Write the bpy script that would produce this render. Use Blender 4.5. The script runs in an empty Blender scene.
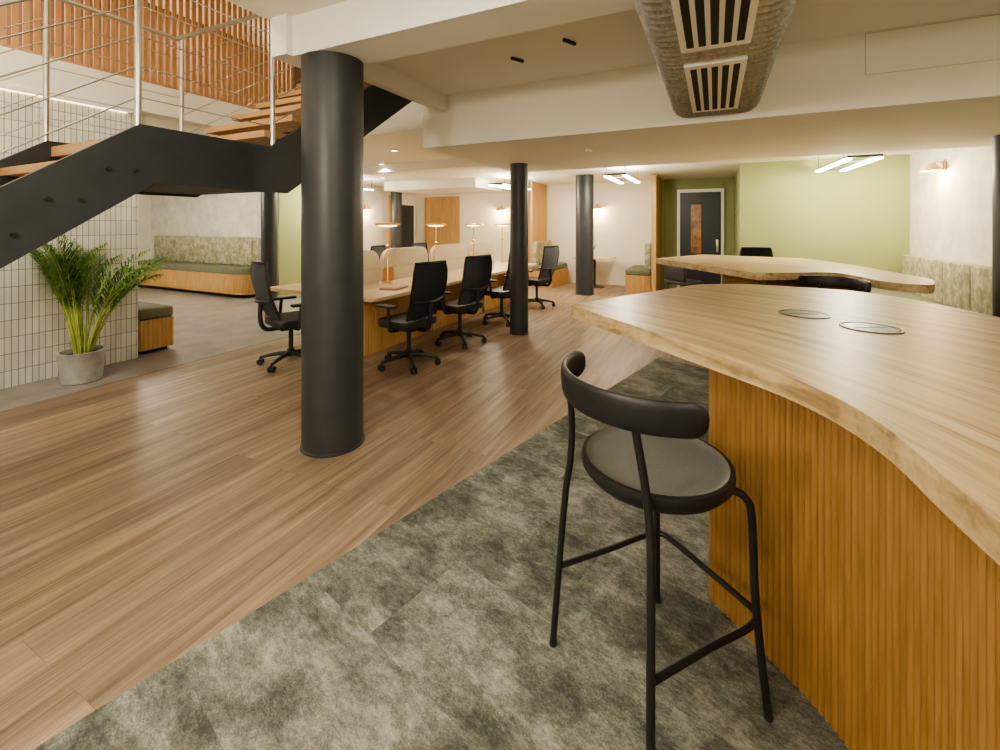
import bpy, bmesh, math, random
from mathutils import Vector, Matrix
random.seed(7)
C = bpy.context.scene.collection
try:
    bpy.context.scene.view_settings.look = 'AgX - Medium High Contrast'
except Exception: pass

# ---------------------------------------------------------------- materials
def new_mat(name):
    m = bpy.data.materials.new(name); m.use_nodes = True
    nt = m.node_tree; b = nt.nodes['Principled BSDF']
    return m, nt, b
def N(nt, t, **kw):
    n = nt.nodes.new(t)
    for k, v in kw.items(): setattr(n, k, v)
    return n
def ramp(nt, fac, stops):
    r = nt.nodes.new('ShaderNodeValToRGB')
    e = r.color_ramp.elements
    e[0].position, e[0].color = stops[0][0], (*stops[0][1], 1)
    e[1].position, e[1].color = stops[-1][0], (*stops[-1][1], 1)
    for p, c in stops[1:-1]:
        x = e.new(p); x.color = (*c, 1)
    nt.links.new(fac, r.inputs[0])
    return r.outputs[0]
def objcoord(nt, scale=(1,1,1), rot=(0,0,0), loc=(0,0,0)):
    g = nt.nodes.new('ShaderNodeNewGeometry')
    mp = nt.nodes.new('ShaderNodeMapping')
    mp.inputs['Scale'].default_value = scale; mp.inputs['Rotation'].default_value = rot
    mp.inputs['Location'].default_value = loc
    nt.links.new(g.outputs['Position'], mp.inputs['Vector'])
    return mp.outputs[0]
def bump(nt, b, h, s=0.2, d=0.01):
    n = nt.nodes.new('ShaderNodeBump'); n.inputs['Strength'].default_value = s
    n.inputs['Distance'].default_value = d
    nt.links.new(h, n.inputs['Height']); nt.links.new(n.outputs[0], b.inputs['Normal'])
def simple(name, col, rough=0.5, metal=0.0, var=0.06, scale=6.0, bmp=0.0, emis=None, estr=0):
    m, nt, b = new_mat(name)
    v = objcoord(nt)
    n = N(nt, 'ShaderNodeTexNoise'); n.inputs['Scale'].default_value = scale; n.inputs['Detail'].default_value = 5
    nt.links.new(v, n.inputs['Vector'])
    lo = tuple(c*(1-var) for c in col); hi = tuple(min(1, c*(1+var)) for c in col)
    nt.links.new(ramp(nt, n.outputs[0], [(0.3, lo), (0.7, hi)]), b.inputs['Base Color'])
    b.inputs['Roughness'].default_value = rough; b.inputs['Metallic'].default_value = metal
    if bmp: bump(nt, b, n.outputs[0], bmp, 0.01)
    if emis:
        b.inputs['Emission Color'].default_value = (*emis, 1); b.inputs['Emission Strength'].default_value = estr
    return m
def wood(name, c1, c2, axis='Y', scale=1.0, rough=0.45, stretch=14):
    m, nt, b = new_mat(name)
    s = {'X': (1, stretch, stretch), 'Y': (stretch, 1, stretch), 'Z': (stretch, stretch, 1)}[axis]
    v = objcoord(nt, tuple(x*scale for x in s))
    n = N(nt, 'ShaderNodeTexNoise'); n.inputs['Scale'].default_value = 2.2; n.inputs['Detail'].default_value = 8
    n.inputs['Roughness'].default_value = 0.6
    nt.links.new(v, n.inputs['Vector'])
    mid = tuple((a+b_)/2 for a, b_ in zip(c1, c2))
    nt.links.new(ramp(nt, n.outputs[0], [(0.3, c1), (0.5, mid), (0.7, c2)]), b.inputs['Base Color'])
    b.inputs['Roughness'].default_value = rough
    return m

M_wall = simple('plaster_cream', (0.82, 0.785, 0.69), 0.8, var=0.02, scale=3)
M_ceil = simple('ceiling_paint', (0.89, 0.86, 0.77), 0.85, var=0.012, scale=2)
M_plaster = simple('textured_plaster', (0.68, 0.655, 0.59), 0.85, var=0.14, scale=5, bmp=0.2)
M_green = simple('paint_sage_green', (0.33, 0.365, 0.16), 0.7, var=0.03, scale=2)
M_dgreen = simple('paint_dark_green', (0.31, 0.34, 0.165), 0.7, var=0.03, scale=2)
M_upper = simple('upper_wall_umber', (0.17, 0.10, 0.065), 0.8, var=0.05, scale=2)
M_white = simple('white_gloss_trim', (0.87, 0.865, 0.83), 0.4, var=0.01)
M_black = simple('black_powdercoat', (0.016, 0.016, 0.018), 0.42, var=0.15, scale=30)
M_stair = simple('stair_steel_dark', (0.032, 0.035, 0.040), 0.5, var=0.12, scale=6)
M_col = simple('column_anthracite', (0.042, 0.046, 0.051), 0.42, var=0.10, scale=8)
M_plastic = simple('black_plastic', (0.026, 0.027, 0.031), 0.45, var=0.1)
M_meshfab = simple('chair_mesh_fabric', (0.095, 0.104, 0.118), 0.8, var=0.3, scale=120)
M_leather = simple('grey_leather', (0.130, 0.135, 0.132), 0.36, var=0.10, scale=90, bmp=0.10)
M_steel = simple('brushed_steel', (0.62, 0.60, 0.56), 0.3, 1.0, var=0.05)
M_brass = simple('brass', (0.75, 0.48, 0.18), 0.3, 1.0, var=0.05)
M_cream = simple('divider_fabric', (0.60, 0.52, 0.41), 0.9, var=0.06, scale=40)
M_caramel = simple('divider_leather', (0.42, 0.22, 0.09), 0.6, var=0.06, scale=20)
M_door = simple('door_navy', (0.030, 0.036, 0.045), 0.4, var=0.05)
M_pot = simple('pot_concrete', (0.46, 0.46, 0.45), 0.8, var=0.12, scale=14, bmp=0.1)
M_soil = simple('soil', (0.05, 0.035, 0.02), 0.95, var=0.4, scale=50)
M_stem = simple('palm_stem', (0.40, 0.48, 0.13), 0.5, var=0.3, scale=12)
M_shade = simple('sconce_shade', (0.55, 0.33, 0.15), 0.6, var=0.05, emis=(1.0, 0.6, 0.25), estr=0.25)
M_glass = simple('door_glass', (0.35, 0.16, 0.05), 0.25, var=0.5, scale=5)
M_grommet = simple('grommet_grey', (0.075, 0.078, 0.070), 0.35, var=0.05)
M_dark = simple('dark_slot', (0.02, 0.018, 0.015), 0.8)
M_pink = simple('notebook_cover', (0.55, 0.30, 0.22), 0.6)
M_line = simple('panel_joint', (0.66, 0.62, 0.53), 0.8)
M_led, nt, b = new_mat('led_emitter')
b.inputs['Emission Color'].default_value = (1, 0.94, 0.78, 1); b.inputs['Emission Strength'].default_value = 18
M_bulb, nt, b = new_mat('lamp_bulb')
b.inputs['Emission Color'].default_value = (1, 0.78, 0.45, 1); b.inputs['Emission Strength'].default_value = 8
M_strip, nt, b = new_mat('led_strip_warm')
b.inputs['Emission Color'].default_value = (1, 0.74, 0.40, 1); b.inputs['Emission Strength'].default_value = 5

M_slat = wood('slat_oak', (0.255, 0.132, 0.040), (0.385, 0.212, 0.074), 'Z', 1.6, 0.5)
M_slatup = wood('slat_larch', (0.42, 0.215, 0.10), (0.57, 0.32, 0.165), 'Z', 1.6, 0.55)
M_panel = wood('oak_panel', (0.44, 0.25, 0.095), (0.60, 0.37, 0.16), 'Z', 0.8, 0.5)
M_desk = wood('desk_oak', (0.50, 0.37, 0.21), (0.66, 0.51, 0.32), 'Y', 1.0, 0.4)
M_tread = wood('tread_oak', (0.36, 0.21, 0.10), (0.50, 0.30, 0.15), 'X', 1.0, 0.45)

M_leaf, nt, b = new_mat('palm_leaf')
n = N(nt, 'ShaderNodeTexNoise'); n.inputs['Scale'].default_value = 7
nt.links.new(objcoord(nt), n.inputs['Vector'])
nt.links.new(ramp(nt, n.outputs[0], [(0.3, (0.05, 0.13, 0.028)), (0.55, (0.115, 0.24, 0.05)), (0.75, (0.29, 0.39, 0.10))]), b.inputs['Base Color'])
b.inputs['Roughness'].default_value = 0.45

# bent-grain oak for the bar tables: rings about a far centre follow the boomerang
def table_oak(name, cx, cy):
    m, nt, b = new_mat(name)
    g = N(nt, 'ShaderNodeNewGeometry')
    sub = N(nt, 'ShaderNodeVectorMath', operation='SUBTRACT'); sub.inputs[1].default_value = (cx, cy, 0)
    nt.links.new(g.outputs['Position'], sub.inputs[0])
    sp = N(nt, 'ShaderNodeSeparateXYZ'); nt.links.new(sub.outputs[0], sp.inputs[0])
    def mth(op, a, bb=None):
        x = N(nt, 'ShaderNodeMath', operation=op)
        for i, q in enumerate((a, bb)):
            if q is None: continue
            if isinstance(q, (int, float)): x.inputs[i].default_value = q
            else: nt.links.new(q, x.inputs[i])
        return x.outputs[0]
    r = mth('SQRT', mth('ADD', mth('MULTIPLY', sp.outputs[0], sp.outputs[0]), mth('MULTIPLY', sp.outputs[1], sp.outputs[1])))
    a = mth('ARCTAN2', sp.outputs[1], sp.outputs[0])
    def lay(fr, fa, det, rg, dist):
        cb = N(nt, 'ShaderNodeCombineXYZ')
        nt.links.new(mth('MULTIPLY', r, fr), cb.inputs[0]); nt.links.new(mth('MULTIPLY', a, fa), cb.inputs[1])
        nt.links.new(mth('MULTIPLY', sp.outputs[2], 20), cb.inputs[2])
        n1 = N(nt, 'ShaderNodeTexNoise'); n1.inputs['Scale'].default_value = 1.0; n1.inputs['Detail'].default_value = det
        n1.inputs['Roughness'].default_value = rg; n1.inputs['Distortion'].default_value = dist
        nt.links.new(cb.outputs[0], n1.inputs['Vector']); return n1.outputs[0]
    broad = lay(14, 2.2, 5, 0.55, 0.8); fine = lay(120, 6.0, 4, 0.6, 0.1)
    s = mth('ADD', mth('MULTIPLY', broad, 0.60), mth('MULTIPLY', fine, 0.40))
    col = ramp(nt, s, [(0.37, (0.29, 0.19, 0.092)), (0.45, (0.46, 0.33, 0.175)), (0.53, (0.57, 0.43, 0.245)), (0.64, (0.68, 0.54, 0.34))])
    nt.links.new(col, b.inputs['Base Color']); b.inputs['Roughness'].default_value = 0.38
    bump(nt, b, fine, 0.05, 0.003)
    return m
M_top = table_oak('bar_top_oak', -1.5, 0.5)
M_top2 = table_oak('bar_top_oak_b', -1.2, 3.4)

def plank_floor():
    m, nt, b = new_mat('floor_planks')
    v = objcoord(nt, (1, 1, 1), (0, 0, math.radians(90)))
    br = N(nt, 'ShaderNodeTexBrick'); br.offset = 0.37; br.offset_frequency = 2
    br.inputs['Scale'].default_value = 1.0; br.inputs['Brick Width'].default_value = 2.0; br.inputs['Row Height'].default_value = 0.2
    br.inputs['Mortar Size'].default_value = 0.0010; br.inputs['Bias'].default_value = 0.0
    br.inputs['Color1'].default_value = (0.0, 0.0, 0.0, 1); br.inputs['Color2'].default_value = (1, 1, 1, 1)
    br.inputs['Mortar'].default_value = (0.5, 0.5, 0.5, 1)
    nt.links.new(v, br.inputs['Vector'])
    def layer(sx, sy, det, rg):
        mp = N(nt, 'ShaderNodeMapping'); mp.inputs['Scale'].default_value = (sx, sy, 1)
        nt.links.new(v, mp.inputs[0])
        add = N(nt, 'ShaderNodeVectorMath', operation='ADD'); nt.links.new(mp.outputs[0], add.inputs[0])
        sc = N(nt, 'ShaderNodeVectorMath', operation='SCALE'); sc.inputs['Scale'].default_value = 23
        nt.links.new(br.outputs['Color'], sc.inputs[0]); nt.links.new(sc.outputs[0], add.inputs[1])
        n = N(nt, 'ShaderNodeTexNoise'); n.inputs['Scale'].default_value = 1.0; n.inputs['Detail'].default_value = det; n.inputs['Roughness'].default_value = rg
        nt.links.new(add.outputs[0], n.inputs['Vector']); return n.outputs[0]
    n1 = layer(0.9, 16, 7, 0.6); n2 = layer(2.5, 110, 4, 0.6)
    mxf = N(nt, 'ShaderNodeMix', data_type='FLOAT'); mxf.inputs[0].default_value = 0.35
    nt.links.new(n1, mxf.inputs[2]); nt.links.new(n2, mxf.inputs[3])
    grain = ramp(nt, mxf.outputs[0], [(0.34, (0.128, 0.088, 0.062)), (0.45, (0.228, 0.163, 0.114)), (0.54, (0.305, 0.224, 0.158)), (0.68, (0.42, 0.318, 0.228))])
    mx = N(nt, 'ShaderNodeMix', data_type='RGBA', blend_type='MULTIPLY'); mx.inputs[0].default_value = 1
    tone = ramp(nt, br.outputs['Color'], [(0.0, (0.80, 0.80, 0.82)), (1.0, (1.12, 1.10, 1.06))])
    nt.links.new(grain, mx.inputs[6]); nt.links.new(tone, mx.inputs[7])
    mx2 = N(nt, 'ShaderNodeMix', data_type='RGBA', blend_type='MIX')
    nt.links.new(br.outputs['Fac'], mx2.inputs[0]); nt.links.new(mx.outputs[2], mx2.inputs[6])
    mx2.inputs[7].default_value = (0.17, 0.11, 0.07, 1)
    nt.links.new(mx2.outputs[2], b.inputs['Base Color']); b.inputs['Roughness'].default_value = 0.46
    bump(nt, b, n2, 0.05, 0.003)
    return m
M_floor = plank_floor()

def carpet():
    m, nt, b = new_mat('carpet_mottled')
    v = objcoord(nt, (1, 1, 1), (0, 0, math.radians(14)))
    def noise(sc, det, rg, dist=0, s=(1, 1, 1)):
        mp = N(nt, 'ShaderNodeMapping'); mp.inputs['Scale'].default_value = s; nt.links.new(v, mp.inputs[0])
        n = N(nt, 'ShaderNodeTexNoise'); n.inputs['Scale'].default_value = sc; n.inputs['Detail'].default_value = det
        n.inputs['Roughness'].default_value = rg; n.inputs['Distortion'].default_value = dist
        nt.links.new(mp.outputs[0], n.inputs['Vector']); return n.outputs[0]
    br = N(nt, 'ShaderNodeTexBrick'); br.offset = 0.5
    br.inputs['Scale'].default_value = 1; br.inputs['Brick Width'].default_value = 1.0; br.inputs['Row Height'].default_value = 0.5
    br.inputs['Mortar Size'].default_value = 0.0; br.inputs['Color1'].default_value = (0, 0, 0, 1); br.inputs['Color2'].default_value = (1, 1, 1, 1)
    nt.links.new(v, br.inputs['Vector'])
    sc = N(nt, 'ShaderNodeVectorMath', operation='SCALE'); sc.inputs['Scale'].default_value = 9
    nt.links.new(br.outputs['Color'], sc.inputs[0])
    ad = N(nt, 'ShaderNodeVectorMath', operation='ADD'); nt.links.new(v, ad.inputs[0]); nt.links.new(sc.outputs[0], ad.inputs[1])
    v = ad.outputs[0]
    a = noise(3.2, 12, 0.78, 0.2, (1, 1.3, 1)); mlt = noise(24, 8, 0.88, 0, (0.8, 2.0, 1)); f = noise(140, 3, 0.8)
    def mth(op, x, y):
        k = N(nt, 'ShaderNodeMath', operation=op)
        for i, q in enumerate((x, y)):
            if isinstance(q, (int, float)): k.inputs[i].default_value = q
            else: nt.links.new(q, k.inputs[i])
        return k.outputs[0]
    s = mth('ADD', mth('MULTIPLY', a, 0.52), mth('MULTIPLY', mlt, 0.30))
    s = mth('ADD', s, mth('MULTIPLY', f, 0.18)); s = mth('ADD', s, mth('MULTIPLY', br.outputs['Color'], 0.035))
    col = ramp(nt, s, [(0.44, (0.056, 0.061, 0.052)), (0.49, (0.112, 0.119, 0.101)), (0.525, (0.165, 0.172, 0.148)), (0.555, (0.238, 0.243, 0.215)), (0.62, (0.37, 0.372, 0.335))])
    nt.links.new(col, b.inputs['Base Color']); b.inputs['Roughness'].default_value = 0.95
    bump(nt, b, f, 0.4, 0.006)
    return m
M_carpet = carpet()
M_conc = simple('polished_concrete', (0.26, 0.238, 0.222), 0.35, var=0.25, scale=3)

def tile():
    m, nt, b = new_mat('kitkat_tile')
    g = N(nt, 'ShaderNodeNewGeometry'); sp = N(nt, 'ShaderNodeSeparateXYZ'); cb = N(nt, 'ShaderNodeCombineXYZ')
    nt.links.new(g.outputs['Position'], sp.inputs[0])
    ad = N(nt, 'ShaderNodeMath', operation='ADD'); nt.links.new(sp.outputs[0], ad.inputs[0]); nt.links.new(sp.outputs[1], ad.inputs[1])
    nt.links.new(ad.outputs[0], cb.inputs[0]); nt.links.new(sp.outputs[2], cb.inputs[1])
    br = N(nt, 'ShaderNodeTexBrick'); br.offset = 0.0
    br.inputs['Scale'].default_value = 1; br.inputs['Brick Width'].default_value = 0.050; br.inputs['Row Height'].default_value = 0.165
    br.inputs['Mortar Size'].default_value = 0.0030; br.inputs['Mortar Smooth'].default_value = 0.1
    br.inputs['Color1'].default_value = (0.64, 0.64, 0.59, 1); br.inputs['Color2'].default_value = (0.78, 0.78, 0.73, 1)
    br.inputs['Mortar'].default_value = (0.20, 0.20, 0.185, 1)
    nt.links.new(cb.outputs[0], br.inputs['Vector'])
    nt.links.new(br.outputs['Color'], b.inputs['Base Color']); b.inputs['Roughness'].default_value = 0.18
    iv = N(nt, 'ShaderNodeMath', operation='SUBTRACT'); iv.inputs[0].default_value = 1; nt.links.new(br.outputs['Fac'], iv.inputs[1])
    bump(nt, b, iv.outputs[0], 0.4, 0.004)
    return m
M_tile = tile()

def camo():
    m, nt, b = new_mat('banquette_fabric')
    v = objcoord(nt)
    n = N(nt, 'ShaderNodeTexNoise'); n.inputs['Scale'].default_value = 9; n.inputs['Detail'].default_value = 3; n.inputs['Distortion'].default_value = 0.8
    nt.links.new(v, n.inputs['Vector'])
    nt.links.new(ramp(nt, n.outputs[0], [(0.35, (0.25, 0.235, 0.15)), (0.5, (0.35, 0.33, 0.22)), (0.62, (0.47, 0.445, 0.32))]), b.inputs['Base Color'])
    b.inputs['Roughness'].default_value = 0.9
    return m
M_camo = camo()
M_olive = simple('seat_olive', (0.15, 0.155, 0.10), 0.8, var=0.15, scale=25)

def duct_mat():
    m, nt, b = new_mat('galvanised_duct')
    n = N(nt, 'ShaderNodeTexVoronoi'); n.inputs['Scale'].default_value = 60
    nt.links.new(objcoord(nt), n.inputs['Vector'])
    nt.links.new(ramp(nt, n.outputs['Color'], [(0.1, (0.34, 0.35, 0.335)), (0.9, (0.54, 0.55, 0.52))]), b.inputs['Base Color'])
    b.inputs['Metallic'].default_value = 0.6; b.inputs['Roughness'].default_value = 0.32
    return m
M_duct = duct_mat()

# ---------------------------------------------------------------- builder
def rot_to(d):
    return Vector((0, 0, 1)).rotation_difference(Vector(d).normalized()).to_matrix().to_4x4()
def round_poly(pts, n=8):
    out = []; L = len(pts)
    for i, p in enumerate(pts):
        x, y = p[0], p[1]; r = p[2] if len(p) > 2 else 0
        P = Vector((x, y)); A = Vector(pts[i-1][:2]); Bq = Vector(pts[(i+1) % L][:2])
        if r <= 0: out.append((x, y)); continue
        ra = min(r, (A-P).length*0.49); rb = min(r, (Bq-P).length*0.49)
        s = P+(A-P).normalized()*ra; e = P+(Bq-P).normalized()*rb
        for k in range(n+1):
            t = k/n; q = s*(1-t)**2+P*2*t*(1-t)+e*t*t
            out.append((q.x, q.y))
    return out
def ripple(poly, pitch, depth, sub=6):
    P = [Vector(p[:2]) for p in poly]; L = len(P)
    area = sum(P[i].x*P[(i+1) % L].y-P[(i+1) % L].x*P[i].y for i in range(L))
    sgn = 1 if area > 0 else -1
    out = []; acc = 0.0; step = pitch/sub
    for i in range(L):
        a, bq = P[i], P[(i+1) % L]; ln = (bq-a).length
        if ln < 1e-6: continue
        t = (bq-a)/ln; nrm = Vector((t.y, -t.x))*sgn
        s = (-acc) % step
        while s < ln:
            ph = ((acc+s)/pitch) % 1.0
            out.append(tuple(a+t*s+nrm*depth*(max(0, math.sin(ph*math.pi))**0.6)))
            s += step
        acc += ln
    return out
def smooth_path(pts, n=6):
    P = [Vector(p) for p in pts]; out = []
    for i in range(len(P)-1):
        p0 = P[max(i-1, 0)]; p1 = P[i]; p2 = P[i+1]; p3 = P[min(i+2, len(P)-1)]
        for k in range(n):
            t = k/n
            out.append(0.5*((2*p1)+(-p0+p2)*t+(2*p0-5*p1+4*p2-p3)*t*t+(-p0+3*p1-3*p2+p3)*t**3))
    out.append(P[-1]); return out
class B:
    def __init__(s): s.bm = bmesh.new(); s.mats = []
    def mi(s, m):
        if m not in s.mats: s.mats.append(m)
        return s.mats.index(m)
    def _fin(s, faces, m):
        i = s.mi(m)
        for f in faces: f.material_index = i; f.smooth = True
    def box(s, c, size, m, rot=None, bev=0, seg=2):
        mat = Matrix.Translation(c) @ (rot if rot is not None else Matrix.Identity(4)) @ Matrix.Diagonal((*size, 1))
        r = bmesh.ops.create_cube(s.bm, size=1, matrix=mat)
        vs = r['verts']; fs = list({f for v in vs for f in v.link_faces})
        if bev > 0:
            es = list({e for v in vs for e in v.link_edges})
            rb = bmesh.ops.bevel(s.bm, geom=es, offset=bev, segments=seg, profile=0.5, affect='EDGES')
            fs = list({f for v in rb['verts'] for f in v.link_faces} | set(rb['faces']))
        s._fin(fs, m)
    def bx(s, x0, x1, y0, y1, z0, z1, m, bev=0, seg=2):
        s.box(((x0+x1)/2, (y0+y1)/2, (z0+z1)/2), (x1-x0, y1-y0, z1-z0), m, None, bev, seg)
    def cyl(s, p1, p2, r, m, r2=None, seg=16):
        p1, p2 = Vector(p1), Vector(p2); d = p2-p1
        mat = Matrix.Translation((p1+p2)/2) @ rot_to(d)
        q = bmesh.ops.create_cone(s.bm, cap_ends=True, segments=seg, radius1=r, radius2=r if r2 is None else r2, depth=d.length, matrix=mat)
        s._fin({f for v in q['verts'] for f in v.link_faces}, m)
    def ball(s, c, r, m, sc=(1, 1, 1), seg=16):
        q = bmesh.ops.create_uvsphere(s.bm, u_segments=seg, v_segments=seg//2+2, radius=r, matrix=Matrix.Translation(c) @ Matrix.Diagonal((*sc, 1)))
        s._fin({f for v in q['verts'] for f in v.link_faces}, m)
    def tube(s, pts, r, m, seg=8, n=5, closed=False, sm=True):
        P = smooth_path(pts, n) if sm else [Vector(p) for p in pts]
        rings = []; T0 = None; U = None; L = len(P)
        for i, p in enumerate(P):
            if closed: t = (P[(i+1) % L]-P[i-1]).normalized()
            else: t = (P[min(i+1, L-1)]-P[max(i-1, 0)]).normalized()
            if U is None:
                U = t.orthogonal().normalized()
            else:
                U = (T0.rotation_difference(t) @ U); U = (U-t*U.dot(t)).normalized()
            T0 = t; W = t.cross(U)
            rr = r(i/(L-1)) if callable(r) else r
            rings.append([s.bm.verts.new(p+(U*math.cos(2*math.pi*k/seg)+W*math.sin(2*math.pi*k/seg))*rr) for k in range(seg)])
        fs = []
        for i in range(L if closed else L-1):
            a, c = rings[i], rings[(i+1) % L]
            for k in range(seg): fs.append(s.bm.faces.new((a[k], a[(k+1) % seg], c[(k+1) % seg], c[k])))
        if not closed:
            fs.append(s.bm.faces.new(rings[0][::-1])); fs.append(s.bm.faces.new(rings[-1]))
        s._fin(fs, m)
    def prism(s, poly, z0, z1, m, axis='Z', bev=0, seg=2):
        def P(a, b, z): return {'Z': (a, b, z), 'X': (z, a, b), 'Y': (a, z, b)}[axis]
        poly = [p[:2] for p in poly]
        bot = [s.bm.verts.new(P(a, b, z0)) for a, b in poly]; top = [s.bm.verts.new(P(a, b, z1)) for a, b in poly]
        fb = s.bm.faces.new(bot[::-1]); ft = s.bm.faces.new(top); sd = []
        L = len(poly)
        for i in range(L): sd.append(s.bm.faces.new((bot[i], bot[(i+1) % L], top[(i+1) % L], top[i])))
        fs = [fb, ft]+sd
        s._fin(fs, m)
        if bev > 0:
            es = list(fb.edges)+list(ft.edges)
            rb = bmesh.ops.bevel(s.bm, geom=es, offset=bev, segments=seg, profile=0.5, affect='EDGES')
            s._fin({f for v in rb['verts'] for f in v.link_faces} | set(rb['faces']), m)
    def lathe(s, prof, m, c=(0, 0, 0), seg=32):
        rings = []
        for r, z in prof:
            if r < 1e-5: rings.append([s.bm.verts.new((c[0], c[1], c[2]+z))])
            else: rings.append([s.bm.verts.new((c[0]+r*math.cos(2*math.pi*k/seg), c[1]+r*math.sin(2*math.pi*k/seg), c[2]+z)) for k in range(seg)])
        fs = []
        for a, d in zip(rings[:-1], rings[1:]):
            for k in range(seg):
                q = [a[k % len(a)], a[(k+1) % seg % len(a)], d[(k+1) % seg % len(d)], d[k % len(d)]]
                u = []
                for v in q:
                    if v not in u: u.append(v)
                if len(u) >= 3: fs.append(s.bm.faces.new(u))
        s._fin(fs, m)
    def strip(s, rows, m, thick=0):
        V = [[s.bm.verts.new(p) for p in r] for r in rows]; fs = []
        for i in range(len(V)-1):
            for j in range(len(V[0])-1):
                fs.append(s.bm.faces.new((V[i][j], V[i][j+1], V[i+1][j+1], V[i+1][j])))
        if thick:
            r = bmesh.ops.solidify(s.bm, geom=fs, thickness=thick)
            fs += [g for g in r['geom'] if isinstance(g, bmesh.types.BMFace)]
        s._fin(set(fs), m)
    def mesh(s, name):
        bmesh.ops.recalc_face_normals(s.bm, faces=s.bm.faces)
        for e in s.bm.edges:
            if len(e.link_faces) == 2 and e.calc_face_angle(0) > 0.62: e.smooth = False
        me = bpy.data.meshes.new(name); s.bm.to_mesh(me); s.bm.free()
        for m in s.mats: me.materials.append(m)
        return me
    def done(s, name, loc=(0, 0, 0), rz=0):
        return place(s.mesh(name), name, loc, rz)
def place(me, name, loc=(0, 0, 0), rz=0):
    o = bpy.data.objects.new(name, me); C.objects.link(o); o.location = loc; o.rotation_euler = (0, 0, rz); return o
def boxobj(name, x0, x1, y0, y1, z0, z1, m, bev=0):
    b = B(); b.bx(x0, x1, y0, y1, z0, z1, m, bev); return b.done(name)

# ---------------------------------------------------------------- camera
H = 1.6; yaw = math.radians(25.8)
cam = bpy.data.cameras.new('camera'); co = bpy.data.objects.new('camera', cam); C.objects.link(co)
co.location = (0, 0, H); co.rotation_euler = (math.pi/2, 0, yaw)
cam.lens = 16; cam.sensor_width = 36; cam.shift_y = -0.15; cam.clip_start = 0.02
bpy.context.scene.camera = co

# ---------------------------------------------------------------- room shell
boxobj('floor', -14.1, 3.05, -4.1, 12.2, -0.12, 0, M_floor)
b = B(); b.prism([(-14, -4), (-5.5, -4), (-5.5, 6.9), (-14, 6.9)], 0.0, 0.004, M_conc); b.done('floor_concrete')
b = B(); b.prism([(-3.01, -4), (2.84, -4), (2.84, 4.0), (1.6, 4.4), (-0.09, 5.42), (-0.6, 5.69)], 0.0, 0.006, M_carpet); b.done('floor_carpet')
boxobj('wall_right', 2.85, 3.05, -4.1, 9.6, 0, 2.75, M_plaster)
boxobj('wall_green', 0.42, 2.85, 9.4, 9.6, 0, 2.75, M_green)
boxobj('wall_corridor', 0.42, 0.6, 9.6, 12.0, 0, 2.75, M_dgreen)
boxobj('wall_back', -9.1, 0.6, 12.0, 12.2, 0, 2.75, M_wall)
boxobj('wall_door_green', -1.18, 0.42, 11.96, 12.0, 0, 2.75, M_dgreen)
boxobj('wall_left_inner', -9.1, -8.9, 8.8, 12.0, 0, 2.75, M_wall)
boxobj('wall_left_green', -9.1, -8.9, 6.9, 8.8, 0, 2.75, M_green)
boxobj('wall_banquette', -14.1, -9.1, 6.9, 7.1, 0, 2.75, M_plaster)
boxobj('wall_far_left', -14.3, -14.1, -4.1, 7.1, 0, 2.75, M_wall)
boxobj('wall_rear', -14.1, 3.05, -4.3, -4.1, 0, 5.0, M_wall)
boxobj('wall_tiled', -6.45, -6.25, -4.1, 2.92, 0, 2.97, M_tile)
boxobj('trim_slab_edge', -6.449, -6.24, -4.1, 4.4, 2.97, 3.34, M_ceil)
boxobj('ceiling_front', -2.9, 3.05, -4.1, 4.3, 3.08, 5.0, M_ceil)
boxobj('ceiling_bulkhead', -3.08, 3.05, 4.3, 7.0, 2.5, 3.3, M_ceil)
boxobj('ceiling_back', -14.1, 3.05, 7.0, 12.2, 2.75, 3.34, M_ceil)
boxobj('ceiling_middle', -6.45, -3.08, 4.4, 7.0, 2.75, 3.34, M_ceil)
boxobj('ceiling_left', -14.1, -6.45, -4.1, 7.0, 2.75, 3.34, M_ceil)
boxobj('ceiling_upper', -9.0, -2.9, -4.1, 7.0, 5.0, 5.1, M_ceil)
boxobj('wall_upper_left', -7.9, -7.8, -4.1, 7.0, 3.34, 5.0, M_upper)
boxobj('wall_upper_back', -7.8, -2.9, 6.8, 7.0, 3.34, 5.0, M_wall)
boxobj('wall_upper_side', -3.0, -2.9, 4.3, 6.8, 3.34, 5.0, M_wall)
boxobj('ceiling_beam_back', -8.0, -5.2, 9.4, 10.9, 2.52, 2.75, M_ceil)
boxobj('ceiling_beam_front', -2.70, 2.85, 2.2, 2.55, 2.80, 3.08, M_white)
boxobj('trim_bulkhead_joint', -6.2, -3.1, 6.6, 6.9, 2.6, 2.75, M_ceil)
boxobj('wall_right_upper', 2.85, 3.05, -4.1, 4.3, 2.75, 3.08, M_plaster)
b = B()
for (x0, x1, z0, z1) in [(1.04, 2.3, 2.75, 2.754), (1.04, 1.044, 2.75, 3.07), (2.3, 2.304, 2.75, 3.07), (1.04, 2.3, 3.066, 3.07)]:
    b.bx(x0, x1, 4.294, 4.30, z0, z1, M_line)
b.done('trim_access_panel')
boxobj('baseboard_back', -0.05, 0.42, 11.93, 11.96, 0, 0.14, M_white)
boxobj('baseboard_corridor', 0.39, 0.42, 9.6, 11.93, 0, 0.14, M_white)
boxobj('baseboard_green', 0.42, 2.2, 9.37, 9.4, 0, 0.14, M_white)

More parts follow.
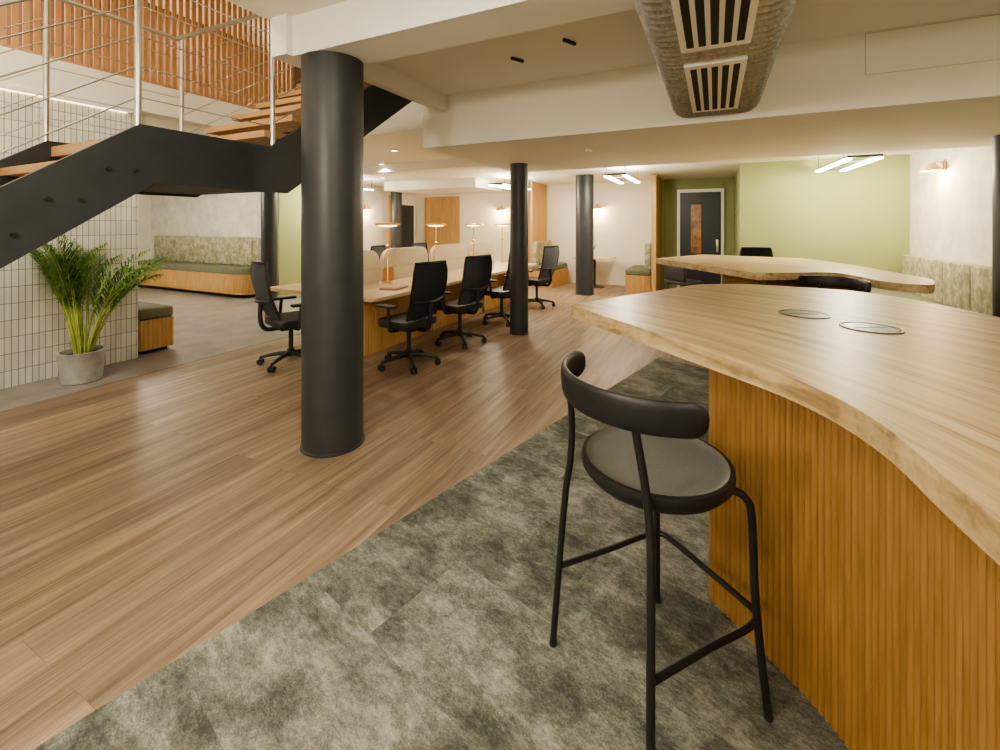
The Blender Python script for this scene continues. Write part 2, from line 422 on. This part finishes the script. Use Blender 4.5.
def column(x, y, r, top, name='steel_column'):
    b = B(); b.lathe([(0, 0.0), (r+0.008, 0.0), (r+0.008, 0.015), (r, 0.02), (r, top), (0, top)], M_col, seg=48)
    return b.done(name, (x, y, 0))
column(-2.53, 2.41, 0.215, 2.80)
column(-2.61, 6.05, 0.135, 2.5)
column(-2.71, 10.1, 0.205, 2.75)
column(-8.5, 6.35, 0.16, 2.75)
column(-8.4, 10.4, 0.16, 2.75)
column(2.66, 6.2, 0.13, 2.5)
b = B()
b.bx(-2.86, -2.70, 2.15, 2.60, 2.80, 3.08, M_white)
b.prism([(2.6, 2.9), (4.3, 2.9), (4.3, 3.08), (2.6, 3.08)], -2.86, -2.76, M_ceil, axis='X')
b.done('trim_column_head')

# ---------------------------------------------------------------- upper slat screen
b = B()
y = -3.6
while y < 5.2:
    b.bx(-6.41, -6.385, y, y+0.048, 3.4, 4.9, M_slatup); y += 0.082
b.bx(-6.43, -6.36, -3.7, 5.25, 3.34, 3.40, M_slatup)
b.bx(-6.43, -6.36, -3.7, 5.25, 4.9, 4.98, M_slatup)
b.done('timber_slat_balustrade')

# ---------------------------------------------------------------- staircase
b = B()
def stringer(x):
    poly = [(-1.42, 0.0), (-1.1, 0.0), (-0.98, 0.09), (1.5, 1.85), (2.42, 1.85), (4.05, 3.0), (4.39, 3.0), (4.39, 3.33), (3.9, 3.33), (2.26, 2.19), (1.42, 2.19), (-1.42, 0.10)]
    b.prism(poly, x-0.02, x+0.02, M_stair, axis='X')
stringer(-3.04); stringer(-4.22)
for k in range(1, 12):
    z = 2.15-0.179*k; yy = 1.42-0.25*k+0.04
    b.bx(-4.2, -3.06, yy-0.02, yy+0.27, z-0.05, z, M_tread)
    b.cyl((-3.02, yy+0.06, z-0.06), (-3.008, yy+0.06, z-0.06), 0.012, M_black, seg=10)
    b.cyl((-3.02, yy+0.19, z-0.06), (-3.008, yy+0.19, z-0.06), 0.012, M_black, seg=10)
b.bx(-4.2, -3.06, 1.44, 2.24, 2.08, 2.15, M_tread)
b.bx(-4.2, -3.06, 1.50, 2.42, 1.87, 2.08, M_stair)
for k in range(1, 7):
    z = 2.15+0.17*k; yy = 2.02+0.245*k
    b.bx(-4.2, -3.06, yy-0.02, yy+0.27, z-0.05, z, M_tread)
def ztop(y):
    if y < 1.42: return 2.19-(1.42-y)*0.736
    if y < 2.26: return 2.19
    return min(3.34, 2.19+(y-2.26)*0.695)
for x in (-3.04, -4.22):
    ys = [-1.3, -0.45, 0.5, 1.42, 2.3, 3.2, 3.95]
    for y in ys:
        b.cyl((x, y, ztop(y)-0.1), (x, y, ztop(y)+1.0), 0.018, M_steel, seg=14)
        b.ball((x, y, ztop(y)+1.0), 0.020, M_steel, seg=10)
    key = [-1.3, 1.42, 2.26, 3.9]
    b.tube([(x, y, ztop(y)+1.03) for y in key], 0.021, M_steel, sm=False, seg=10)
    for h in (0.16, 0.34, 0.52, 0.70, 0.86):
        b.tube([(x, y, ztop(y)+h) for y in key], 0.0045, M_steel, sm=False, seg=6)
b.done('staircase')
b = B(); b.bx(-6.25, -6.21, -1.5, 2.85, 2.925, 2.965, M_white); b.bx(-6.247, -6.225, -1.45, 2.8, 2.918, 2.927, M_strip); b.done('led_strip_light')

# ---------------------------------------------------------------- duct
b = B()
y0, y1 = -3.9, 4.3
def ductprof(s=1.0):
    w = 0.33; h0, h1 = 2.56, 2.78; r = 0.11
    pts = []
    for cx, a0 in ((w-r, -90), (-(w-r), 90)):
        for k in range(9):
            a = math.radians(a0+k*22.5); pts.append((cx+(r+s)*math.cos(a), (h0+h1)/2 + ((h1-h0)/2+s)*math.sin(a)))
    return pts
rows = []; i = 0; y = y0
while y <= y1+1e-6:
    p = ductprof((0, 0, 0.006, 0.016, 0.006, 0)[i % 6])
    rows.append([(q[0], y, q[1]) for q in p]+[(p[0][0], y, p[0][1])]); y += 0.0125; i += 1
b.strip(rows, M_duct)
for ya, yb in ((-0.4, 0.9), (1.2, 2.6), (2.84, 4.02)):
    b.bx(-0.165, 0.165, ya, yb, 2.530, 2.56, M_white)
    for k in range(5):
        x = -0.116+k*0.058
        b.bx(x-0.0175, x+0.0175, ya+0.06, yb-0.06, 2.5285, 2.532, M_dark)
b.done('ventilation_duct')

b = B(); b.lathe([(0, 0), (0.03, 0), (0.05, -0.03), (0, -0.035)][::-1], M_white); b.done('smoke_detector', (-1.35, 5.2, 2.5))
b = B(); b.bx(-0.012, 0.012, -0.07, 0.07, -0.025, 0, M_plastic, 0.004); me = b.mesh('track_bracket'); place(me, 'track_bracket', (-1.58, 3.62, 3.08), -0.45); place(me, 'track_bracket', (-1.05, 3.45, 3.08), -0.45)
b = B(); b.bx(2.835, 2.85, 6.72, 6.80, 1.98, 2.1, M_brass, 0.003); b.done('light_switch')

# ---------------------------------------------------------------- bar tables
top1 = [(-0.82, 2.70, 0.04), (-0.13, 4.11, 0.12), (0.25, 4.31, 0.12), (1.03, 4.23, 0.3), (1.42, 3.39, 0.5), (1.6, 1.3, 0.4), (1.5, -0.4, 0.15), (0.80, -0.35, 0.15), (0.43, 0.95, 0.5), (0.37, 1.605, 0.32)]
base1 = [(-0.02, 2.105, 0.02), (0.40, 2.95, 0.1), (1.15, 3.0, 0.2), (1.35, 1.3, 0.3), (1.3, -0.1, 0.1), (0.93, -0.1, 0.1), (0.54, 0.98, 0.5), (0.455, 1.63, 0.30)]
def bar_table(top, base, mt, name):
    b = B()
    b.prism(round_poly(top, 14), 1.026, 1.10, mt, bev=0.008, seg=3)
    b.prism(ripple(round_poly(base, 10), 0.0235, 0.011), 0.01, 1.026, M_slat)
    return b.done(name)
bar_table(top1, base1, M_top, 'bar_table')
top2 = [(-0.80, 7.0, 0.05), (-0.2, 8.3, 0.15), (1.2, 8.0, 0.3), (1.55, 7.0, 0.5), (1.82, 5.4, 0.2), (1.62, 4.85, 0.15), (1.35, 4.98, 0.2), (1.17, 5.85, 0.3), (0.42, 5.3, 0.15)]
base2 = [(0.1, 6.3, 0.1), (0.1, 7.5, 0.1), (1.1, 7.4, 0.1), (1.45, 5.9, 0.1), (1.35, 5.75, 0.1), (1.05, 6.2, 0.1), (0.5, 5.85, 0.1)]
bar_table(top2, base2, M_top2, 'bar_table')
def grommet(x, y):
    b = B(); b.lathe([(0, 0.004), (0.105, 0.004), (0.107, 0.002), (0.112, 0.002), (0.114, 0.006), (0.122, 0.005), (0.124, 0.0), (0, 0.0)], M_grommet, seg=40)
    b.bx(-0.08, 0.08, -0.003, 0.003, 0.0035, 0.0048, M_dark)
    b.done('power_grommet', (x, y, 1.10), 0.5)
grommet(0.45, 2.98); grommet(0.68, 2.72)

# ---------------------------------------------------------------- bar stool (faces local +Y)
def bar_stool():
    b = B()
    SZ = 0.78
    b.lathe([(0, SZ-0.060), (0.19, SZ-0.060), (0.232, SZ-0.052), (0.250, SZ-0.030), (0.253, SZ-0.008), (0.250, SZ+0.004), (0.236, SZ+0.006)], M_black, seg=64)
    b.lathe([(0.236, SZ+0.006), (0.224, SZ-0.001), (0.21, SZ-0.005), (0.1, SZ-0.009), (0, SZ-0.010)], M_leather, seg=64)
    b.lathe([(0, SZ-0.070), (0.15, SZ-0.070), (0.16, SZ-0.058), (0, SZ-0.058)], M_black, seg=40)
    f = 0.245; t = 0.195
    def leg_at(z, sx, sy):
        k = (SZ-0.06-z)/(SZ-0.06); return (sx*(t+(f-t)*k), sy*(t+(f-t)*k), z)
    R = 0.0125
    for sx in (-1, 1):
        fb = 0.258
        b.tube([(sx*fb, -fb, 0.008), (sx*0.238, -0.240, 0.35), (sx*0.222, -0.224, 0.6), (sx*0.208, -0.214, SZ-0.07), (sx*0.190, -0.218, SZ+0.06), (sx*0.175, -0.236, 0.98), (sx*0.174, -0.24, 1.03)], R, M_black, seg=12)
        b.tube([(sx*f, f, 0.008), leg_at(0.35, sx, 1), (sx*0.212, 0.212, 0.64), (sx*0.200, 0.200, 0.695), (sx*0.175, 0.18, 0.712), (sx*0.12, 0.13, 0.715)], R, M_black, seg=12)
        for q, sy in ((fb, -1), (f, 1)): b.cyl((sx*q, sy*q, 0), (sx*q, sy*q, 0.01), 0.014, M_plastic, seg=12)
    z = 0.31; a = leg_at(z, 1, 1)[0]
    pts = [(-a-0.012, -a-0.01, z), (-a-0.006, 0, z), (-a-0.008, a-0.06, z), (-a+0.012, a+0.012, z), (-a+0.08, a+0.024, z), (0, a+0.024, z), (a-0.08, a+0.024, z), (a-0.012, a+0.012, z), (a+0.008, a-0.06, z), (a+0.006, 0, z), (a+0.012, -a-0.01, z)]
    b.tube(pts, 0.011, M_black, seg=10)
    R0 = 0.312; half = 74; K = 20
    ringn = 56; rings = []
    for i in range(ringn+1):
        s = -1+2*i/ringn; s = math.copysign(1-(1-abs(s))**1.3, s)
        ang = math.radians(-90+half*s)
        e = max(0.0, (abs(s)-0.86)/0.14); hs = math.sqrt(max(0.0, 1-e*e))
        ring = []
        for k in range(K):
            q = 2*math.pi*k/K; ca, sa = math.cos(q), math.sin(q)
            hh = 0.012+0.040*hs; th = 0.004+0.010*hs**0.5
            dr = th*math.copysign(abs(ca)**0.8, ca); dz = hh*math.copysign(abs(sa)**0.75, sa)
            r = R0+dr+dz*0.04
            ring.append(b.bm.verts.new((r*math.cos(ang), r*math.sin(ang), 1.045+dz)))
        rings.append(ring)
    fs = []
    for r0, r1 in zip(rings[:-1], rings[1:]):
        for k in range(K): fs.append(b.bm.faces.new((r0[k], r0[(k+1) % K], r1[(k+1) % K], r1[k])))
    fs.append(b.bm.faces.new(rings[0])); fs.append(b.bm.faces.new(rings[-1][::-1]))
    b._fin(fs, M_black)
    return b.mesh('bar_stool')
st = bar_stool()
face = math.atan2(0.79, 0.61)-math.pi/2
place(st, 'bar_stool', (-0.190, 1.640, 0.006), face-0.04)
place(st, 'bar_stool', (0.93, 5.05, 0.0), face+math.pi)

# ---------------------------------------------------------------- office chair (faces local +Y)
def office_chair():
    b = B()
    for k in range(5):
        a = math.radians(90+72*k); c, s = math.cos(a), math.sin(a)
        b.tube([(0.03*c, 0.03*s, 0.12), (0.17*c, 0.17*s, 0.115), (0.33*c, 0.33*s, 0.085)], lambda t: 0.028-0.012*t, M_plastic, seg=8, n=3)
        x, y = 0.33*c, 0.33*s
        for o in (-0.02, 0.02):
            b.cyl((x-s*(o-0.01), y+c*(o-0.01), 0.034), (x-s*(o+0.01), y+c*(o+0.01), 0.034), 0.034, M_plastic, seg=14)
        b.cyl((x, y, 0.05), (x, y, 0.09), 0.012, M_plastic, seg=8)
    b.cyl((0, 0, 0.09), (0, 0, 0.17), 0.04, M_plastic); b.cyl((0, 0, 0.15), (0, 0, 0.43), 0.025, M_plastic)
    b.bx(-0.13, 0.13, -0.15, 0.13, 0.41, 0.46, M_plastic, 0.015)
    b.prism(round_poly([(-0.27, -0.22, 0.08), (0.27, -0.22, 0.08), (0.28, 0.25, 0.1), (-0.28, 0.25, 0.1)]), 0.465, 0.545, M_plastic, bev=0.022, seg=3)
    for sx in (-1, 1):
        b.tube([(sx*0.12, -0.02, 0.44), (sx*0.26, -0.02, 0.44), (sx*0.315, -0.02, 0.47), (sx*0.32, -0.01, 0.6), (sx*0.32, 0.0, 0.70)], 0.018, M_plastic, n=4)
        b.box((sx*0.315, 0.03, 0.715), (0.085, 0.27, 0.03), M_plastic, None, 0.012)
    b.tube([(0, -0.12, 0.43), (0, -0.27, 0.44), (0, -0.325, 0.56), (0, -0.315, 0.8)], 0.024, M_plastic, n=5)
    def P(u, v, off=0):
        w = 0.225+0.045*math.sin(v*math.pi*0.75)-0.03*max(0, v-0.8)*5*0.6
        z = 0.57+0.62*v
        y = -0.245-0.055*math.sin(v*math.pi*0.9)+0.055*(u*u) - 0.13*v
        return (u*w, y+off, z)
    rows = [[P(-1+2*i/12, j/12) for i in range(13)] for j in range(13)]
    b.strip(rows, M_meshfab, 0.010)
    edge = [P(-1+2*i/6, 0) for i in range(7)]+[P(1, j/6) for j in range(1, 7)]+[P(1-2*i/6, 1) for i in range(1, 7)]+[P(-1, 1-j/6) for j in range(1, 6)]
    b.tube(edge, 0.015, M_plastic, closed=True, sm=False, seg=8)
    b.tube([P(-0.95, 0.33, -0.012), (0, P(0, .33)[1]-0.03, 0.76), P(0.95, 0.33, -0.012)], 0.016, M_plastic)
    return b.mesh('office_chair')
oc = office_chair()
for x, y, r in [(-3.15, 4.12, 1.45), (-3.13, 5.22, 1.35), (-3.16, 6.6, 1.4), (-3.16, 8.2, 1.35)]:
    place(oc, 'office_chair', (x, y, 0), r)
place(oc, 'office_chair', (-4.42, 3.58, 0), -0.35)
for y in (5.4, 6.8, 8.1): place(oc, 'office_chair', (-5.55, y, 0), -1.57)
place(oc, 'office_chair', (0.75, 8.85, 0), 3.4)

# ---------------------------------------------------------------- desks
b = B()
b.prism(round_poly([(-5.35, 3.95, 0.06), (-3.42, 3.85, 0.06), (-3.42, 8.95, 0.06), (-5.35, 8.95, 0.06)]), 0.735, 0.775, M_desk, bev=0.004)
b.prism(ripple([(-4.85, 4.2), (-3.85, 4.15), (-3.85, 8.8), (-4.85, 8.8)], 0.05, 0.012), 0.0, 0.735, M_panel)
for y in (5.55, 7.2):
    b.bx(-4.9, -3.78, y-0.015, y+0.015, 0.02, 0.735, M_desk)
b.done('shared_office_desk')
def divider():
    b = B()
    poly = round_poly([(-0.56, 0, 0.03), (0.56, 0, 0.03), (0.56, 0.47, 0.20), (-0.56, 0.47, 0.20)])
    b.prism(poly, -0.035, 0.035, M_cream, axis='X', bev=0.012)
    poly = round_poly([(-0.58, 0.0, 0.02), (-0.36, 0, 0.02), (-0.36, 0.20, 0.04), (-0.58, 0.20, 0.04)])
    b.prism(poly, 0.034, 0.06, M_caramel, axis='X', bev=0.006)
    b.bx(0.033, 0.038, -0.55, 0.55, 0.20, 0.204, M_caramel)
    return b.mesh('desk_divider')
dv = divider()
for y in (4.45, 5.65, 6.90, 8.20): place(dv, 'desk_divider', (-4.38, y, 0.775))
def desk_lamp():
    b = B()
    b.lathe([(0, 0), (0.06, 0), (0.06, 0.015), (0.015, 0.02), (0.011, 0.03), (0.011, 0.83), (0, 0.83)], M_brass, seg=20)
    b.lathe([(0, 0.80), (0.04, 0.80), (0.17, 0.825), (0.18, 0.84), (0.17, 0.85), (0, 0.86)], M_brass, seg=32)
    b.lathe([(0, 0.797), (0.035, 0.797), (0.14, 0.815), (0, 0.815)], M_bulb, seg=32)
    b.lathe([(0, 0.50), (0.03, 0.50), (0.034, 0.53), (0.012, 0.55)], M_brass, seg=16)
    return b.mesh('desk_lamp')
dl = desk_lamp()
for y in (5.03, 6.26, 7.55, 8.86): place(dl, 'desk_lamp', (-4.22, y, 0.775))
b = B(); b.box((0, 0, 0.012), (0.24, 0.34, 0.024), M_pink, None, 0.004); b.box((0, 0, 0.028), (0.2, 0.26, 0.008), M_cream, None, 0.002); b.done('notebook', (-3.75, 4.6, 0.775), 0.2)

# ---------------------------------------------------------------- palm
b = B()
b.lathe([(0, 0), (0.15, 0), (0.16, 0.01), (0.185, 0.30), (0.19, 0.31), (0.17, 0.31), (0.165, 0.26), (0, 0.26)], M_pot, seg=40)
b.lathe([(0, 0.275), (0.168, 0.265)], M_soil, seg=24)
def frond(az, lean, ln, base):
    d = Vector((math.cos(az), math.sin(az), 0))
    pts = []
    n = 16
    p = Vector((base[0], base[1], 0.27)); el = math.radians(89-lean*11)
    step = ln/n
    for i in range(n+1):
        pts.append(p.copy())
        p = p+(d*math.cos(el)+Vector((0, 0, 1))*math.sin(el))*step
        el -= math.radians(lean*(0.8+5.6*(i/n)**1.8))
    b.tube(pts, lambda t: 0.009*(1-t)+0.002, M_stem, seg=6, sm=False)
    side = d.cross(Vector((0, 0, 1)))
    for i in range(16, 5*n):
        f = i/2.4; k = int(f); fr = f-k
        if k >= n: break
        q = pts[k].lerp(pts[k+1], fr); t = (pts[k+1]-pts[k]).normalized(); u = f/n
        L = 0.30*math.sin(math.pi*min(1, (u-0.40)/0.68+0.16))+0.06
        for s in (-1, 1):
            dr = (side*s*0.66+t*0.85+Vector((0, 0, 0.10))).normalized()
            dr = (dr+Vector((random.uniform(-.12, .12), random.uniform(-.12, .12), random.uniform(-.1, .1)))).normalized()
            wv = dr.cross(Vector((0, 0, 1)).cross(dr)).normalized(); wv = dr.cross(wv).normalized()*0.0070
            m1 = q+dr*L*0.5+Vector((0, 0, 0.01)); e = q+dr*L-Vector((0, 0, 0.12*L/0.3))
            V = [b.bm.verts.new(x) for x in (q-wv*0.4, q+wv*0.4, m1+wv, m1-wv, e)]
            b._fin([b.bm.faces.new((V[0], V[1], V[2], V[3])), b.bm.faces.new((V[3], V[2], V[4]))], M_leaf)
for k in range(34):
    az = k*2.399+random.uniform(-.2, .2); lean = 0.25+1.5*((k*0.618) % 1.0)
    frond(az, lean, random.uniform(1.0, 1.30), (0.09*math.cos(az)*random.random(), 0.09*math.sin(az)*random.random()))
for v in b.bm.verts:
    if v.co.x < -0.38: v.co.x = -0.38-0.0005*random.random()
b.done('potted_areca_palm', (-5.85, 2.24, 0.004))

# ---------------------------------------------------------------- banquettes
b = B()
plan = round_poly([(-13.6, 6.2), (-9.25, 6.2, 0.35), (-9.05, 6.45, 0.2), (-9.05, 6.88), (-13.6, 6.88)])
b.prism(ripple(plan, 0.05, 0.01), 0.08, 0.52, M_panel)
b.prism(round_poly([(-13.55, 6.26), (-9.3, 6.26, 0.3), (-9.1, 6.5, 0.2), (-9.1, 6.86), (-13.55, 6.86)]), 0.0, 0.08, M_dark)
b.tube([(-13.5, 6.15, 0.12), (-9.5, 6.15, 0.12), (-9.15, 6.2, 0.12), (-9.0, 6.45, 0.12), (-9.0, 6.8, 0.12)], 0.015, M_brass)
b.prism(round_poly([(-13.6, 6.18), (-9.25, 6.18, 0.35), (-9.03, 6.45, 0.2), (-9.03, 6.70), (-13.6, 6.70)]), 0.52, 0.66, M_olive, bev=0.03, seg=3)
x = -13.6
while x < -9.3:
    b.box((x+0.225, 6.79, 0.98), (0.448, 0.17, 0.66), M_camo, None, 0.03, 3); x += 0.45
b.done('upholstered_banquette')
b = B(); b.prism(ripple([(-7.6, 2.98), (-6.32, 2.98), (-6.32, 3.34), (-7.6, 3.34)], 0.05, 0.01), 0.05, 0.42, M_panel)
b.bx(-7.55, -6.37, 3.02, 3.3, 0.004, 0.05, M_dark)
b.box((-6.96, 3.16, 0.49), (1.3, 0.38, 0.14), M_olive, None, 0.035, 3); b.done('upholstered_bench')
def right_banq(ya, yb):
    b = B()
    b.prism(ripple([(2.2, ya), (2.83, ya), (2.83, yb), (2.2, yb)], 0.05, 0.01), 0.0, 0.42, M_panel)
    b.bx(2.16, 2.72, ya, yb, 0.425, 0.575, M_olive, 0.035, 3)
    n = round((yb-ya)/0.7); w = (yb-ya)/n
    for k in range(n): b.box((2.765, ya+w*(k+0.5), 0.83), (0.15, w-0.003, 0.60), M_camo, None, 0.022, 3)
    b.done('upholstered_banquette')
right_banq(3.2, 6.02); right_banq(6.38, 9.2)

# ---------------------------------------------------------------- booths at the back
def fin(name, x, y0, top, w=0.06): boxobj(name, x-w/2, x+w/2, y0, 11.99, 0, top, M_panel)
fin('wood_partition', -4.35, 10.9, 2.74); fin('wood_partition', -1.25, 10.6, 2.74, 0.1)
boxobj('wood_wall_panel', -8.5, -7.2, 11.95, 11.99, 0, 2.5, M_panel)
boxobj('wood_wall_panel', -5.1, -4.4, 11.95, 11.99, 0, 2.74, M_panel)
def booth_bench(x, flip):
    b = B()
    b.prism(ripple([(-0.28, -0.6), (0.28, -0.6), (0.28, 0.6), (-0.28, 0.6)], 0.05, 0.01), 0, 0.42, M_panel)
    b.box((0, 0, 0.49), (0.58, 1.22, 0.14), M_olive, None, 0.035, 3)
    for k in range(3): b.box((-0.22*flip, -0.40+0.40*k, 0.86), (0.14, 0.395, 0.6), M_camo, None, 0.03, 3)
    b.done('booth_bench', (x, 11.36, 0))
booth_bench(-4.0, 1); booth_bench(-1.62, -1)
b = B(); b.box((0, 0, 0.755), (0.95, 0.75, 0.035), M_desk, None, 0.008); b.cyl((0, 0, 0.02), (0, 0, 0.74), 0.035, M_black); b.lathe([(0, 0), (0.25, 0), (0.25, 0.012), (0.03, 0.03), (0, 0.03)], M_black); b.done('booth_table', (-2.8, 11.4, 0))
b = B(); b.lathe([(0, 0), (0.04, 0), (0.05, 0.06), (0.025, 0.13), (0.03, 0.14), (0, 0.14)], M_white, seg=20)
for k in range(9):
    a = k*2.4; b.tube([(0, 0, 0.12), (0.03*math.cos(a), 0.03*math.sin(a), 0.22), (0.09*math.cos(a), 0.09*math.sin(a), 0.27+0.01*k)], 0.006, M_leaf, seg=5)
b.done('bud_vase', (-2.85, 11.45, 0.7735))

LC = (1, 0.905, 0.715)
def warm(kind, name, loc, e, size=0.3, col=LC, parent=None):
    l = bpy.data.lights.new(name, kind); l.energy = e; l.color = col
    if kind == 'AREA': l.shape = 'RECTANGLE'; l.size = size; l.size_y = size
    else: l.shadow_soft_size = size
    o = bpy.data.objects.new(name, l); C.objects.link(o); o.location = loc
    if parent: o.parent = parent
    return o
def sconce(loc, rz):
    b = B()
    b.box((0, -0.012, 0), (0.06, 0.024, 0.16), M_brass, None, 0.006)
    b.tube([(0, -0.02, 0.03), (0, -0.09, 0.06), (0, -0.12, 0.03)], 0.008, M_brass)
    b.lathe([(0.025, 0.04), (0.13, -0.07), (0.125, -0.07), (0.02, 0.03)], M_shade, (0, -0.14, 0), 28)
    b.ball((0, -0.14, -0.035), 0.035, M_bulb)
    o = b.done('wall_sconce', loc, rz)
    warm('POINT', 'sconce_light', (0, -0.15, -0.13), 36, 0.05, (1, 0.72, 0.40), o)
sconce((2.85, 8.15, 2.42), -math.pi/2)
sconce((-2.85, 11.99, 2.1), 0)
sconce((-5.75, 11.99, 2.1), 0)
sconce((-8.89, 9.6, 2.1), math.pi/2)

# ---------------------------------------------------------------- doors
b = B()
b.bx(-0.85, 0.20, 11.90, 11.955, 0, 2.48, M_white); b.bx(-0.78, 0.13, 11.885, 11.905, 0.01, 2.40, M_door)
b.bx(-0.53, -0.30, 11.878, 11.889, 0.9, 2.1, M_glass)
b.bx(-0.55, -0.28, 11.874, 11.887, 0.87, 0.9, M_black); b.bx(-0.55, -0.28, 11.874, 11.887, 2.1, 2.13, M_black)
b.bx(0.03, 0.08, 11.85, 11.886, 0.95, 1.25, M_steel, 0.004)
b.done('door_1')
b = B(); b.bx(-8.895, -8.85, 11.0, 11.9, 0, 2.3, M_white); b.bx(-8.855, -8.84, 11.07, 11.83, 0.01, 2.23, M_door); b.done('door_2')
boxobj('wood_door_lining', -8.895, -8.865, 10.65, 10.95, 0, 2.5, M_panel)
b = B()
b.box((0, 0, 0.46), (0.55, 0.5, 0.08), M_plastic, None, 0.03, 3); b.box((0, 0.23, 0.68), (0.55, 0.07, 0.36), M_plastic, None, 0.03, 3)
for sx in (-1, 1):
    for sy in (-1, 1): b.cyl((sx*0.27, sy*0.24, 0), (sx*0.22, sy*0.2, 0.43), 0.010, M_black, seg=8)
b.done('lounge_chair', (-0.55, 9.6, 0), 2.4)

# ---------------------------------------------------------------- linear LED pendants, then added fill lights
def pend():
    b = B(); L, W = 1.6, 0.34
    for x in (-W/2, W/2):
        b.bx(x-0.02, x+0.02, -L/2, L/2, 0.0, 0.035, M_steel)
        b.bx(x-0.04, x+0.04, -L/2+0.04, L/2-0.04, -0.022, 0.0, M_led)
    for y in (-L/2, L/2): b.bx(-W/2-0.02, W/2+0.02, y-0.010, y+0.010, 0.0, 0.03, M_plastic)
    for x in (-W/2, W/2):
        for y in (-L/2+0.08, L/2-0.08): b.cyl((x, y, 0.03), (x, y, 0.25), 0.004, M_plastic, seg=6)
    b.bx(-0.03, 0.03, -0.25, 0.25, 0.215, 0.25, M_white)
    b.bx(-W/2-0.02, W/2+0.02, -0.01, 0.01, 0.035, 0.045, M_steel)
    return b.mesh('linear_pendant_light')
hx = pend()
for x, y, r in [(1.75, 8.2, 0.05), (-1.62, 8.9, 0), (-4.35, 9.6, 0.0), (-8.0, 8.0, 0.0), (-9.9, 4.6, 0.2), (-11.8, 2.8, 0.2)]:
    o = place(hx, 'linear_pendant_light', (x, y, 2.5), r)
    warm('POINT', 'pendant_glow', (0, 0, -0.10), 100, 0.12, parent=o)
def fill_panel(x, y, z, s, e, name='added_fill_panel'):  # added fill: area lights housed in invented ceiling panels
    b = B(); b.bx(-s/2-0.04, s/2+0.04, -s/2-0.04, s/2+0.04, -0.03, 0, M_white)
    o = b.done(name, (x, y, z)); warm('AREA', 'fill_emitter', (0, 0, -0.035), e, s, parent=o)
def fill_lamp(x, y, e):  # unseen lamps added behind the camera to brighten the front ceiling
    b = B(); b.cyl((0, 0, 0.12), (0, 0, 0.64), 0.004, M_black, seg=6); b.cyl((0, 0, 0.62), (0, 0, 0.64), 0.05, M_black)
    b.cyl((0, 0, 0.08), (0, 0, 0.15), 0.035, M_black)
    o = b.done('added_fill_lamp', (x, y, 2.44)); warm('POINT', 'fill_glow', (0, 0, 0), e, 0.12, parent=o)
fill_lamp(-1.7, -0.9, 130); fill_lamp(-0.7, -2.4, 110); fill_lamp(1.9, -0.8, 80)
fill_panel(-1.0, 1.0, 3.08, 0.6, 28)
fill_panel(-4.6, 0.3, 5.0, 1.2, 120); fill_panel(-4.6, -2.6, 5.0, 1.2, 75)
fill_panel(-7.1, 1.5, 5.0, 0.6, 65); fill_panel(-7.1, 4.5, 5.0, 0.6, 55)
fill_panel(-9.5, 1.0, 2.75, 0.6, 45)
def fill_downlight(x, y, z, e):  # spots added as fill around the desks, in invented fittings
    b = B(); b.lathe([(0, -0.02), (0.05, -0.02), (0.052, 0), (0, 0)], M_white, seg=24)
    b.lathe([(0, -0.0225), (0.042, -0.0225), (0.042, -0.02), (0, -0.02)], M_bulb, seg=24)
    o = b.done('added_fill_downlight', (x, y, z))
    l = bpy.data.lights.new('fill_spot', 'SPOT'); l.energy = e; l.color = LC; l.spot_size = 2.4; l.spot_blend = 0.8; l.shadow_soft_size = 0.05
    q = bpy.data.objects.new('fill_spot', l); C.objects.link(q); q.parent = o; q.location = (0, 0, -0.03)
for x, y, z in ((-4.4, 5.4, 2.75), (-5.6, 6.5, 2.75), (-4.2, 7.6, 2.75), (-7.2, 8.4, 2.75)): fill_downlight(x, y, z, 80)

w = bpy.data.worlds.new('world'); bpy.context.scene.world = w; w.use_nodes = True
w.node_tree.nodes['Background'].inputs[0].default_value = (1, 0.9, 0.75, 1); w.node_tree.nodes['Background'].inputs[1].default_value = 0.15
